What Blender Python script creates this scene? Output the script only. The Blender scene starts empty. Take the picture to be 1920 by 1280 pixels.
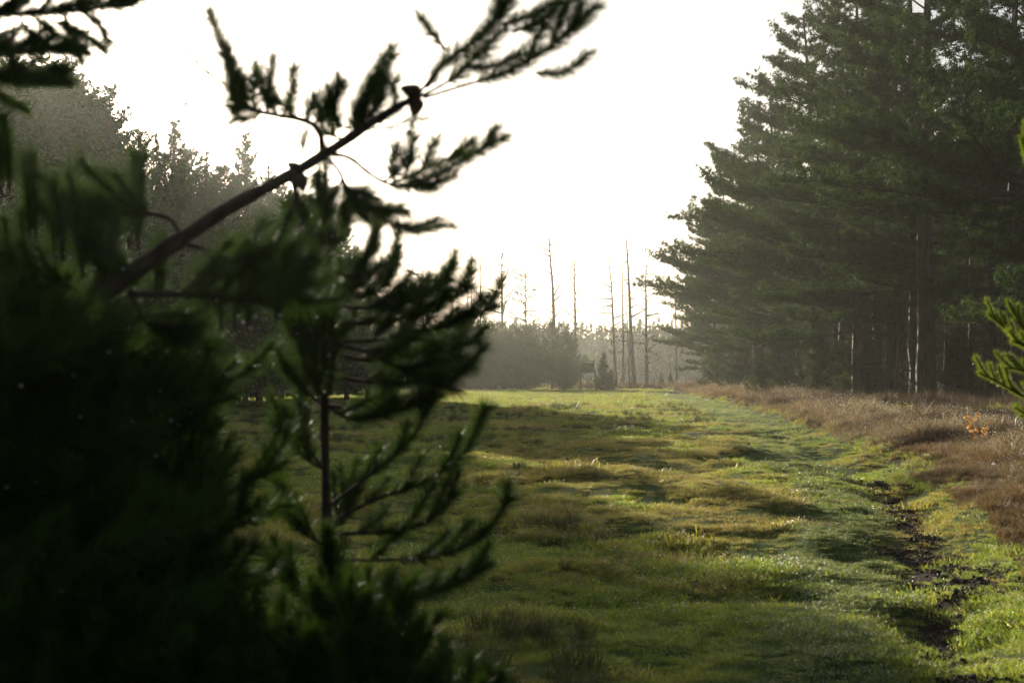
import bpy, math, random
import numpy as np
from mathutils import Vector
S = bpy.context.scene
COL = S.collection
F = 2667.0            # focal length in pixels of the 1920 px wide photograph
HOR = 705.0           # horizon row
EYE = 1.6

# ------------------------------------------------------------------ camera
cam = bpy.data.cameras.new("camera"); cam.lens = 50.0; cam.sensor_width = 36.0
cam.shift_y = (HOR - 640) / 1920.0
cam.clip_start = 0.05; cam.clip_end = 6000
cam.dof.use_dof = True; cam.dof.focus_distance = 38.0; cam.dof.aperture_fstop = 4.0; cam.dof.aperture_blades = 9
co = bpy.data.objects.new("camera", cam); COL.objects.link(co)
co.location = (0, 0, EYE); co.rotation_euler = (math.radians(90), 0, 0)
S.camera = co

# ------------------------------------------------------------------ light
SUN_AZ = math.radians(-19.8)      # measured from +Y towards +X
SUN_EL = math.radians(13.3)
w = bpy.data.worlds.new("World"); S.world = w; w.use_nodes = True
nt = w.node_tree; bg = nt.nodes["Background"]
sky = nt.nodes.new("ShaderNodeTexSky"); sky.sky_type = 'NISHITA'; sky.sun_disc = False
sky.sun_elevation = SUN_EL; sky.sun_rotation = SUN_AZ
sky.air_density = 1.0; sky.dust_density = 3.0; sky.ozone_density = 1.0; sky.altitude = 0
veil = nt.nodes.new("ShaderNodeHueSaturation"); veil.inputs["Saturation"].default_value = 0.65; veil.inputs["Value"].default_value = 1.1   # thin bright cloud veil
nt.links.new(sky.outputs[0], veil.inputs["Color"]); nt.links.new(veil.outputs[0], bg.inputs[0]); bg.inputs[1].default_value = 0.072
sl = bpy.data.lights.new("sun", 'SUN'); sl.energy = 5.0; sl.angle = math.radians(0.5); sl.color = (1.0, 0.90, 0.76)
so = bpy.data.objects.new("sun", sl); COL.objects.link(so)
sd = Vector((math.sin(SUN_AZ) * math.cos(SUN_EL), math.cos(SUN_AZ) * math.cos(SUN_EL), math.sin(SUN_EL)))
so.rotation_euler = sd.to_track_quat('Z', 'Y').to_euler(); so.location = sd * 300
S.view_settings.view_transform = 'Standard'; S.view_settings.look = 'None'
S.view_settings.gamma = 1; S.view_settings.exposure = 0.7
S.render.engine = 'CYCLES'
S.cycles.max_bounces = 5; S.cycles.diffuse_bounces = 2; S.cycles.glossy_bounces = 2
S.cycles.transmission_bounces = 2; S.cycles.transparent_max_bounces = 6; S.cycles.volume_bounces = 0
S.cycles.use_denoising = True; S.cycles.sample_clamp_indirect = 4; S.cycles.sample_clamp_direct = 0
S.cycles.use_adaptive_sampling = False

# ------------------------------------------------------------------ helpers
def rng(seed): return np.random.default_rng(seed)

def Wp(px, py, d):
    """a point of the place at distance d, measured on the photograph"""
    return np.array([(px - 960) / F * d, d, EYE + (HOR - py) / F * d])

class MB:
    def __init__(s): s.v = []; s.f3 = []; s.f4 = []; s.n = 0; s.m3 = []; s.m4 = []
    def add(s, v, f, mat=0):
        v = np.asarray(v, float).reshape(-1, 3); f = np.asarray(f, int)
        if len(f) == 0: return
        s.v.append(v)
        if f.shape[1] == 3: s.f3.append(f + s.n); s.m3.append(np.full(len(f), mat))
        else: s.f4.append(f + s.n); s.m4.append(np.full(len(f), mat))
        s.n += len(v)
    def tube(s, pts, rad, sides=6, mat=0, cap=True):
        P = np.asarray(pts, float); n = len(P); R = np.broadcast_to(np.asarray(rad, float), (n,))
        T = np.gradient(P, axis=0); T /= np.linalg.norm(T, axis=1)[:, None] + 1e-9
        up = np.array([0, 0, 1.0]) if abs(T[:, 2].mean()) < 0.8 else np.array([1.0, 0, 0])
        A = np.cross(T, up); A /= np.linalg.norm(A, axis=1)[:, None] + 1e-9
        B = np.cross(T, A)
        a = np.linspace(0, 2 * np.pi, sides, endpoint=False)
        V = P[:, None, :] + R[:, None, None] * (np.cos(a)[None, :, None] * A[:, None, :] + np.sin(a)[None, :, None] * B[:, None, :])
        i = np.arange(n - 1)[:, None] * sides; j = np.arange(sides)[None, :]; k = (j + 1) % sides
        f = np.stack([i + j, i + k, i + sides + k, i + sides + j], -1).reshape(-1, 4)
        s.add(V.reshape(-1, 3), f, mat)
        if cap:
            c = np.vstack([P[-1], V[-1]]); jj = np.arange(sides)
            s.add(c, np.stack([np.zeros(sides, int), 1 + jj, 1 + (jj + 1) % sides], -1), mat)
    def box(s, c, size, mat=0, rot=None):
        h = np.asarray(size, float) / 2
        v = np.array([[x, y, z] for x in (-1, 1) for y in (-1, 1) for z in (-1, 1)], float) * h
        if rot is not None: v = v @ np.asarray(rot).T
        f = [[0, 1, 3, 2], [4, 6, 7, 5], [0, 4, 5, 1], [2, 3, 7, 6], [0, 2, 6, 4], [1, 5, 7, 3]]
        s.add(v + np.asarray(c, float), f, mat)
    def mesh(s, name, mats, smooth=False):
        me = bpy.data.meshes.new(name)
        V = np.vstack(s.v) if s.v else np.zeros((0, 3))
        F3 = np.vstack(s.f3) if s.f3 else np.zeros((0, 3), int)
        F4 = np.vstack(s.f4) if s.f4 else np.zeros((0, 4), int)
        me.vertices.add(len(V)); me.vertices.foreach_set("co", V.astype(np.float32).ravel())
        nl = F3.size + F4.size; me.loops.add(nl)
        me.loops.foreach_set("vertex_index", np.concatenate([F3.ravel(), F4.ravel()]).astype(np.int32))
        me.polygons.add(len(F3) + len(F4))
        me.polygons.foreach_set("loop_start", np.concatenate([np.arange(len(F3)) * 3, F3.size + np.arange(len(F4)) * 4]).astype(np.int32))
        m = np.concatenate([np.concatenate(s.m3) if s.m3 else np.zeros(0, int), np.concatenate(s.m4) if s.m4 else np.zeros(0, int)])
        me.polygons.foreach_set("material_index", m.astype(np.int32))
        if smooth: me.polygons.foreach_set("use_smooth", np.ones(len(m), bool))
        for mm in (mats if isinstance(mats, (list, tuple)) else [mats]): me.materials.append(mm)
        me.update(calc_edges=True)
        return me
    def obj(s, name, mats, parent=None, smooth=False):
        o = bpy.data.objects.new(name, s.mesh(name, mats, smooth)); COL.objects.link(o)
        if parent is not None: o.parent = parent
        return o

def tag(o, label=None, cat=None, group=None, kind=None):
    if label: o["label"] = label
    if cat: o["category"] = cat
    if group: o["group"] = group
    if kind: o["kind"] = kind
    return o
def empty(name, loc=(0, 0, 0), rz=0.0):
    o = bpy.data.objects.new(name, None); COL.objects.link(o); o.location = loc; o.rotation_euler = (0, 0, rz)
    o.empty_display_size = 0.3
    return o
def copy_tree(o, parent=None):
    c = o.copy(); COL.objects.link(c)
    if parent is not None: c.parent = parent
    for ch in list(o.children): copy_tree(ch, c)
    return c

_lat = {}
def vnoise(x, y, seed=0):
    if seed not in _lat: _lat[seed] = rng(1000 + seed).random((256, 256))
    L = _lat[seed]; x = np.asarray(x, float); y = np.asarray(y, float)
    xi = np.floor(x).astype(int); yi = np.floor(y).astype(int); fx = x - xi; fy = y - yi
    fx = fx * fx * (3 - 2 * fx); fy = fy * fy * (3 - 2 * fy)
    a = L[xi & 255, yi & 255]; b = L[(xi + 1) & 255, yi & 255]; c = L[xi & 255, (yi + 1) & 255]; d = L[(xi + 1) & 255, (yi + 1) & 255]
    return (a * (1 - fx) + b * fx) * (1 - fy) + (c * (1 - fx) + d * fx) * fy
def fbm(x, y, seed=0, o=4):
    t = 0; a = 0.5; s = 0
    for i in range(o):
        t = t + a * vnoise(x * 2 ** i + 17.3 * i, y * 2 ** i + 9.1 * i, seed + i); s += a; a *= 0.5
    return t / s
def sstep(a, b, x):
    t = np.clip((np.asarray(x, float) - a) / (b - a), 0, 1); return t * t * (3 - 2 * t)

# ------------------------------------------------------------------ materials
def newmat(name):
    m = bpy.data.materials.new(name); m.use_nodes = True
    return m, m.node_tree, m.node_tree.nodes, m.node_tree.nodes["Principled BSDF"]
def colour_noise(nt, stops, scale, detail=4, obj_space=True, stretch=(1, 1, 1), rough=0.6):
    N = nt.nodes; L = nt.links
    if obj_space: tc = N.new("ShaderNodeTexCoord"); src = tc.outputs["Object"]
    else: tc = N.new("ShaderNodeNewGeometry"); src = tc.outputs["Position"]
    mp = N.new("ShaderNodeMapping"); mp.inputs["Scale"].default_value = stretch
    L.new(src, mp.inputs[0])
    n = N.new("ShaderNodeTexNoise"); n.inputs["Scale"].default_value = scale; n.inputs["Detail"].default_value = detail
    n.inputs["Roughness"].default_value = rough
    L.new(mp.outputs[0], n.inputs["Vector"])
    r = N.new("ShaderNodeValToRGB"); el = r.color_ramp.elements
    while len(el) < len(stops): el.new(0.5)
    for e, (p, c) in zip(el, stops): e.position = p; e.color = (*c, 1)
    L.new(n.outputs[0], r.inputs[0])
    return r.outputs[0], n.outputs[0]
def leafy(name, stops, scale=0.8, trans=0.35, rough=0.45, spec=0.3, world=False, tmul=1.3):
    m, nt, N, p = newmat(name); L = nt.links
    c, _ = colour_noise(nt, stops, scale, 9 if world else 4, not world, (1, 1, 1), .78 if world else .6)
    p.inputs["Roughness"].default_value = rough; p.inputs["Specular IOR Level"].default_value = spec
    L.new(c, p.inputs["Base Color"])
    t = N.new("ShaderNodeBsdfTranslucent"); mx = N.new("ShaderNodeMixShader"); mx.inputs[0].default_value = trans
    sc = N.new("ShaderNodeVectorMath"); sc.operation = 'MULTIPLY'; sc.inputs[1].default_value = (tmul * 1.05, tmul * 1.1, tmul * 0.7)
    L.new(c, sc.inputs[0]); L.new(sc.outputs[0], t.inputs[0])
    L.new(p.outputs[0], mx.inputs[1]); L.new(t.outputs[0], mx.inputs[2])
    L.new(mx.outputs[0], N["Material Output"].inputs[0])
    return m
def barky(name, c1, c2, scale=6, bump=0.6, rough=0.75, stretch=(1, 1, 0.2)):
    m, nt, N, p = newmat(name); L = nt.links
    c, f = colour_noise(nt, [(0.3, c1), (0.7, c2)], scale, 6, True, stretch)
    L.new(c, p.inputs["Base Color"]); p.inputs["Roughness"].default_value = rough; p.inputs["Specular IOR Level"].default_value = 0.2
    b = N.new("ShaderNodeBump"); b.inputs["Strength"].default_value = bump; b.inputs["Distance"].default_value = 0.03
    L.new(f, b.inputs["Height"]); L.new(b.outputs[0], p.inputs["Normal"])
    return m
M = {}
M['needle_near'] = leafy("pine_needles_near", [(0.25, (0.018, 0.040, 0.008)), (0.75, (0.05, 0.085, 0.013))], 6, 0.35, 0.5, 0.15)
M['needle_sunlit_tint'] = leafy("pine_needles_sunlit_tint", [(0.3, (0.10, 0.14, 0.015)), (0.7, (0.24, 0.27, 0.035))], 6, 0.5, 0.5, 0.3)  # lit twin of the near needles: sunshine put into the brighter colour
M['needle_pine'] = leafy("pine_needles", [(0.3, (0.010, 0.030, 0.008)), (0.5, (0.028, 0.056, 0.012)), (0.72, (0.085, 0.12, 0.02))], 0.45, 0.4, 0.6, 0.08, True)
M['needle_spruce'] = leafy("spruce_needles", [(0.3, (0.02, 0.04, 0.016)), (0.7, (0.05, 0.075, 0.025))], 0.5, 0.3, 0.6, 0.08, True)
M['needle_bush'] = leafy("bush_needles", [(0.3, (0.03, 0.05, 0.018)), (0.7, (0.075, 0.095, 0.028))], 0.4, 0.35, 0.6, 0.08, True)
M['bark'] = barky("pine_bark", (0.025, 0.02, 0.016), (0.08, 0.06, 0.045), 7)
M['bark_near'] = barky("pine_branch_bark", (0.018, 0.014, 0.011), (0.06, 0.043, 0.03), 40, 0.5, 0.9)
M['deadwood'] = barky("dead_wood", (0.10, 0.085, 0.07), (0.26, 0.22, 0.18), 5, 0.4)
M['plank'] = barky("weathered_plank", (0.05, 0.035, 0.028), (0.12, 0.085, 0.065), 9, 0.3)
M['cone'] = barky("cone_scales", (0.03, 0.02, 0.013), (0.11, 0.065, 0.035), 60, 0.8, 0.6, (1, 1, 1))
M['dry_twig'] = barky("dry_twig", (0.06, 0.045, 0.035), (0.17, 0.12, 0.085), 20, 0.3)
M['grass'] = leafy("meadow_grass", [(0.3, (0.06, 0.11, 0.024)), (0.5, (0.14, 0.19, 0.036)), (0.68, (0.29, 0.30, 0.06))], 0.45, 0.55, 0.42, 0.3, True, 1.7)
M['grass_yellow'] = leafy("yellowing_grass", [(0.3, (0.20, 0.22, 0.04)), (0.7, (0.38, 0.33, 0.08))], 0.9, 0.55, 0.42, 0.3, True, 1.7)
M['straw'] = leafy("dead_grass", [(0.3, (0.20, 0.13, 0.055)), (0.7, (0.44, 0.31, 0.15))], 1.2, 0.45, 0.5, 0.4, True, 1.3)
M['moss'] = leafy("pale_frosted_grass", [(0.3, (0.12, 0.14, 0.05)), (0.7, (0.26, 0.26, 0.13))], 1.5, 0.45, 0.4, 0.4, True, 1.4)
M['rush'] = leafy("rushes", [(0.3, (0.03, 0.045, 0.014)), (0.7, (0.10, 0.09, 0.03))], 1.5, 0.4, 0.4, 0.4, True, 1.2)
M['heather'] = leafy("heather_twigs", [(0.3, (0.045, 0.03, 0.026)), (0.55, (0.095, 0.06, 0.045)), (0.75, (0.09, 0.08, 0.035))], 0.5, 0.35, 0.6, 0.3, True, 1.3)
M['bracken'] = leafy("dry_bracken", [(0.3, (0.10, 0.055, 0.03)), (0.7, (0.27, 0.17, 0.09))], 0.7, 0.45, 0.5, 0.4, True, 1.3)
M['seedhead'] = leafy("pale_seedheads", [(0.3, (0.30, 0.22, 0.15)), (0.7, (0.5, 0.40, 0.30))], 1.5, 0.5, 0.4, 0.4, True, 1.2)
M['beech_leaf'] = leafy("copper_leaves", [(0.3, (0.30, 0.12, 0.045)), (0.7, (0.46, 0.24, 0.10))], 9, 0.55, 0.4, 0.4, False, 1.5)
m, nt_, N_, p_ = newmat("water_drop"); M['dew'] = m
p_.inputs["Base Color"].default_value = (0.9, 0.92, 0.95, 1); p_.inputs["Roughness"].default_value = 0.12
_t = N_.new("ShaderNodeBsdfTranslucent"); _t.inputs[0].default_value = (0.95, 0.95, 0.95, 1)  # white drop body stands in for the sun glint refracted by water
_g = N_.new("ShaderNodeBsdfGlossy"); _g.inputs["Roughness"].default_value = 0.3
_m = N_.new("ShaderNodeMixShader"); _m.inputs[0].default_value = 0.5
nt_.links.new(_t.outputs[0], _m.inputs[1]); nt_.links.new(_g.outputs[0], _m.inputs[2]); nt_.links.new(_m.outputs[0], N_["Material Output"].inputs[0])

M['earth'] = barky('dark_earth', (0.02, 0.015, 0.011), (0.085, 0.062, 0.043), 25, 0.5, 0.85, (1, 1, 1))
# ground material: colours by what grows or lies there
m, nt_, N_, p_ = newmat("meadow_ground"); M['ground'] = m; L_ = nt_.links
cg, fg = colour_noise(nt_, [(0.3, (0.03, 0.055, 0.012)), (0.5, (0.06, 0.09, 0.02)), (0.68, (0.12, 0.13, 0.035))], 0.9, 8, False, (1, 1, 1), 0.7)
cs, fs = colour_noise(nt_, [(0.3, (0.02, 0.015, 0.011)), (0.6, (0.06, 0.044, 0.03)), (0.8, (0.11, 0.08, 0.05))], 5, 8, False, (1, 1, 1), 0.7)
ch, fh = colour_noise(nt_, [(0.3, (0.03, 0.02, 0.015)), (0.7, (0.08, 0.05, 0.03))], 1.5, 6, False)
def attr(n):
    a = N_.new("ShaderNodeAttribute"); a.attribute_name = n; return a.outputs["Fac"]
def mixc(f, a, b):
    x = N_.new("ShaderNodeMix"); x.data_type = 'RGBA'; L_.new(f, x.inputs[0]); L_.new(a, x.inputs[6]); L_.new(b, x.inputs[7]); return x.outputs[2]
c = mixc(attr("heath"), cg, ch); c = mixc(attr("soil"), c, cs)
L_.new(c, p_.inputs["Base Color"]); p_.inputs["Roughness"].default_value = 0.9; p_.inputs["Specular IOR Level"].default_value = 0.03
b_ = N_.new("ShaderNodeBump"); b_.inputs["Strength"].default_value = 0.8; b_.inputs["Distance"].default_value = 0.05
L_.new(fs, b_.inputs["Height"]); L_.new(b_.outputs[0], p_.inputs["Normal"])

# ------------------------------------------------------------------ the lie of the land
def track_x(y):
    return np.interp(y, [0, 6, 7.8, 9, 10.8, 14, 17, 29, 50, 80, 142, 200], [1.6, 2.1, 2.4, 2.75, 3.25, 4.0, 4.65, 6.3, 8.3, 11.0, 15.2, 19])
def edge_x(y):   # where the heather begins
    return np.interp(y, [0, 7, 12, 17, 24, 30, 50, 80, 142, 200], [2.8, 2.95, 4.0, 5.2, 6.5, 7.3, 9.3, 12.3, 16.5, 21]) + 0.9 * (fbm(np.asarray(y) / 4.0, np.asarray(y) * 0 + 3, 40) - 0.5)
def soil_mask(x, y):
    d = np.abs(x - track_x(y)); n = fbm(x / 0.8, y / 1.4, 50)
    wob = sstep(0.45, 0.18, d + (n - 0.5) * .8)
    far = sstep(24, 18, y)
    patch = sstep(1.7, 0.2, np.hypot((x - 8.0) / 1.0, (y - 49) / 4.5)) * sstep(0.40, 0.52, n)
    patch2 = sstep(1.5, 0.2, np.hypot((x - 15.0) / 1.6, (y - 135) / 12))
    mole = .7 * sstep(0.70, 0.78, fbm(x / 1.3, y / 2.2, 55)) * 0.8
    return np.clip(wob * far * sstep(0.22, 0.36, fbm(x / 0.5, y / 0.8, 52)) + patch + patch2 + mole, 0, 1)
def heath_mask(x, y): return sstep(-0.3, 0.5, x - edge_x(y)) * sstep(230, 190, y)
def hgt(x, y):
    x = np.asarray(x, float); y = np.asarray(y, float)
    near = sstep(120, 40, y)
    h = 0.30 * (fbm(x / 3.2, y / 4.2, 10) - 0.5) * near + (0.24 * (fbm(x / 0.9, y / 1.1, 20) - 0.5) + 0.10 * (fbm(x / 0.35, y / 0.4, 24, 2) - 0.5)) * sstep(60, 25, y)
    h = h + 0.10 * (fbm(x / 12, y / 16, 30) - 0.5)
    # turf humps between the two runs of the track
    hump = np.exp(-((x - 2.6) / 1.4) ** 2) * sstep(12, 17, y) * sstep(32, 24, y)
    h = h + hump * 0.30 * np.maximum(0, fbm(x / 1.3, y / 2.0, 33) - 0.42) * 2
    h = h + .10 * matted(x, y) * sstep(70, 30, y) * (.5 + fbm(x / .4, y / .5, 169, 2))
    h = h - 0.11 * sstep(0.62, 0.15, np.abs(x - track_x(y))) * sstep(60, 20, y)
    h = h + 0.28 * heath_mask(x, y) * sstep(6, 20, y)
    h = h + 0.5 * sstep(170, 360, y) * fbm(x / 60, y / 60, 31)
    return h
def matted(x, y): return sstep(.59, .65, fbm(x / 1.3, y / 1.5, 168, 3)) * sstep(9, 12, y) * (.25 + .75 * sstep(-2, 1, x))
def H1(x, y): return float(hgt(np.array([x]), np.array([y]))[0])

ny, nx = 430, 300
yy = np.concatenate([np.linspace(-30, 3, 30, endpoint=False), 3 + (np.linspace(0, 1, ny - 30) ** 2.6) * 1800])
u = np.linspace(-1, 1, nx)
X = []; Yg = []
for y in yy:
    half = max(14, abs(y) * 0.52 + 8) if y < 250 else y * 0.6 + 6
    X.append(u * half * (1 + 3.0 * np.abs(u) ** 6)); Yg.append(np.full(nx, y))
X = np.array(X); Yg = np.array(Yg); Z = hgt(X, Yg)
gm = MB(); i = np.arange(ny - 1)[:, None] * nx; j = np.arange(nx - 1)[None, :]
gm.add(np.stack([X, Yg, Z], -1).reshape(-1, 3), np.stack([i + j, i + j + 1, i + nx + j + 1, i + nx + j], -1).reshape(-1, 4))
ground = gm.obj("ground", M['ground'], smooth=True); tag(ground, "uneven grassy meadow ground with a muddy track", None, None, "structure")
for nm, fn in (("soil", soil_mask), ("heath", heath_mask)):
    a = ground.data.attributes.new(nm, 'FLOAT', 'POINT'); a.data.foreach_set("value", fn(X, Yg).astype(np.float32).ravel())

# ------------------------------------------------------------------ needles and tufts
def needles_on(mb, P, T, r, length, width, ang=(35, 65), mat=0):
    """one slim triangle per needle, springing from points P along twig directions T"""
    n = len(P)
    if n == 0: return
    T = T / (np.linalg.norm(T, axis=1)[:, None] + 1e-9)
    ref = r.normal(size=(n, 3)); A = np.cross(T, ref); A /= np.linalg.norm(A, axis=1)[:, None] + 1e-9
    a = np.radians(r.uniform(ang[0], ang[1], n))[:, None]
    D = T * np.cos(a) + A * np.sin(a)
    L = (length * r.uniform(0.7, 1.15, n))[:, None] if np.isscalar(length) else (length * r.uniform(0.75, 1.15, n))[:, None]
    Wd = np.cross(D, r.normal(size=(n, 3))); Wd /= np.linalg.norm(Wd, axis=1)[:, None] + 1e-9
    v = np.empty((n, 3, 3)); v[:, 0] = P - Wd * width / 2; v[:, 1] = P + Wd * width / 2; v[:, 2] = P + D * L
    mb.add(v.reshape(-1, 3), np.arange(n * 3).reshape(-1, 3), mat)
def resample(pts, k):
    P = np.asarray(pts, float); s = np.concatenate([[0], np.cumsum(np.linalg.norm(np.diff(P, axis=0), axis=1))])
    t = np.linspace(0, s[-1], k); return np.stack([np.interp(t, s, P[:, q]) for q in range(3)], -1), s[-1]
def smooth(pts, k=16):
    P = np.asarray(pts, float)
    for _ in range(3):
        if len(P) < 3: break
        Q = [P[0]]
        for a, b in zip(P[:-1], P[1:]): Q += [a * .75 + b * .25, a * .25 + b * .75]
        Q.append(P[-1]); P = np.array(Q)
    return resample(P, k)[0]
DENS = 1.7; LONG = 1.2
def brush(mb, pts, r, dens=1500, nl=0.055, wd=0.0016, start=0.0, mat=0, taper=True):
    """a needle-clad shoot along pts"""
    nl = nl * LONG; P, L = resample(pts, 24); n = int(dens * DENS * L * (1 - start))
    t = start + (1 - start) * r.random(n); q = t * 23; i = np.minimum(q.astype(int), 22); f = (q - i)[:, None]
    pos = P[i] * (1 - f) + P[i + 1] * f; T = P[i + 1] - P[i]
    T /= np.linalg.norm(T, axis=1)[:, None] + 1e-9
    needles_on(mb, pos, T, r, nl, wd, (25, 62), mat)
    m = int(34 + 10 * r.random()); needles_on(mb, np.repeat(P[-1:], m, 0), np.repeat(T[-1:] if n else P[-1:] - P[-2:-1], m, 0), r, nl, wd, (4, 45), mat)

# ------------------------------------------------------------------ near pines (within five metres of the camera, out of focus)
def curve_from(p0, d0, length, r, bend=(0, 0, 0.5), k=10, wob=0.12):
    P = [np.asarray(p0, float)]; d = np.asarray(d0, float); d = d / np.linalg.norm(d)
    for i in range(k):
        d = d + np.asarray(bend) / k + r.normal(size=3) * wob / k ** 0.5 * 0.5; d /= np.linalg.norm(d)
        P.append(P[-1] + d * length / k)
    return np.array(P)
def dew_on(mb, P, r, n, size=0.0024):
    ico = [(0, 0, 1)] + [(math.cos(a) * .894, math.sin(a) * .894, .447) for a in np.arange(5) * 2 * math.pi / 5] + [(math.cos(a + .628) * .894, math.sin(a + .628) * .894, -.447) for a in np.arange(5) * 2 * math.pi / 5] + [(0, 0, -1)]
    ico = np.array(ico); f = [[0, 1 + i, 1 + (i + 1) % 5] for i in range(5)] + [[1 + i, 6 + i, 1 + (i + 1) % 5] for i in range(5)] + [[6 + i, 6 + (i + 1) % 5, 1 + (i + 1) % 5] for i in range(5)] + [[11, 6 + (i + 1) % 5, 6 + i] for i in range(5)]
    f = np.array(f)
    for k in range(n):
        p = P[r.integers(len(P))] + r.normal(size=3) * 0.022 + np.array([0, 0, -0.02])
        mb.add(ico * size * 1.15 * r.uniform(0.8, 1.15) + p, f)

class NearPine:
    """collects twigs, needles and droplets of one young pine; each main branch is a part"""
    def __init__(s, name, label, cat, loc, group=None, needle='needle_near'):
        s.root = empty(name, loc); tag(s.root, label, cat, group); s.o = np.array(loc, float)
        s.fol = MB(); s.tw = MB(); s.needle = needle; s.dewp = []
    def stem(s, pts, r0, r1, name="branch", k=16, sides=7):
        P = smooth(pts, k); mb = MB(); rr = np.linspace(r0, r1, k) * (1 + 0.10 * np.sin(np.arange(k) * 2.1))
        mb.tube(P - s.o, rr, sides); mb.obj(name, M['bark_near'], s.root, True); return P
    def twig(s, P, r0, r1, sides=4): s.tw.tube(P - s.o, np.linspace(r0, r1, len(P)), sides, cap=False)
    def shoot(s, pts, r, dens=1500, nl=0.055, start=0.0, tw=0.004, wd=None):
        wd = wd or (.0028 if dens == 900 else .0018)
        P = np.asarray(pts, float)
        brush(s.fol, P - s.o, r, dens, nl, wd, start); s.twig(P, tw, tw * 0.5); s.dewp.append(P)
    def spray(s, P, r, n=6, L=0.18, t0=0.3, dens=1500, nl=0.055, bend=(0, 0, 0.6), side=0.9):
        """side shoots along a branch P, then its own needled tip"""
        k = len(P); T = np.gradient(P, axis=0)
        for a in range(n):
            t = t0 + (1 - t0) * (a + r.random() * .8) / n; i = min(int(t * (k - 1)), k - 1)
            d = T[i] / np.linalg.norm(T[i]); sd_ = np.cross(d, (0, 0, 1)) * r.choice([-1, 1]) * side * r.uniform(.4, 1)
            dd = d + sd_ + np.array([0, 0, r.uniform(0.0, 0.7)])
            C = curve_from(P[i], dd, L * r.uniform(0.6, 1.15) * (1.1 - 0.4 * t), r, bend, 8)
            s.shoot(C, r, dens, nl, 0.08)
        s.shoot(P[int(k * max(t0, .35)):], r, dens, nl)
    def done(s, drops=0, r=None, dsize=0.0024):
        if s.tw.n: s.tw.obj("twigs", M['bark_near'], s.root)["kind"] = "stuff"
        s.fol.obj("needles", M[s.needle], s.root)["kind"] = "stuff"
        if drops:
            mb = MB(); dew_on(mb, np.vstack(s.dewp) - s.o, r, drops, dsize); mb.obj("dewdrops", M['dew'], s.root, True)["kind"] = "stuff"

def pxs(lst, d0, d1=None):
    d1 = d0 if d1 is None else d1; n = len(lst)
    return np.array([Wp(a, b, d0 + (d1 - d0) * i / max(1, n - 1)) for i, (a, b) in enumerate(lst)])

def cone_part(root, o, p, d, L=0.045):
    mb = MB(); d = np.asarray(d, float); d /= np.linalg.norm(d); t = np.linspace(0, 1, 9)
    prof = np.array([.25, .75, 1, 1.02, .95, .8, .6, .38, .12]) * L * 0.36
    P = p - o + d[None] * t[:, None] * L
    mb.tube(P, prof, 8)
    A = np.cross(d, (0.3, 0.2, 1)); A /= np.linalg.norm(A); B = np.cross(d, A)
    for i in range(1, 8):           # raised scales in rings
        for q in range(8):
            a = (q + 0.5 * (i % 2)) * math.pi / 4; e = A * math.cos(a) + B * math.sin(a)
            c0 = P[i] + e * prof[i]; s_ = L * 0.075; tt = np.cross(d, e)
            mb.add([c0 - tt * s_ - d * s_, c0 + tt * s_ - d * s_, c0 + e * s_ * .9 + d * s_], [[0, 1, 2]])
    mb.obj("cone", M['cone'], root)

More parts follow.
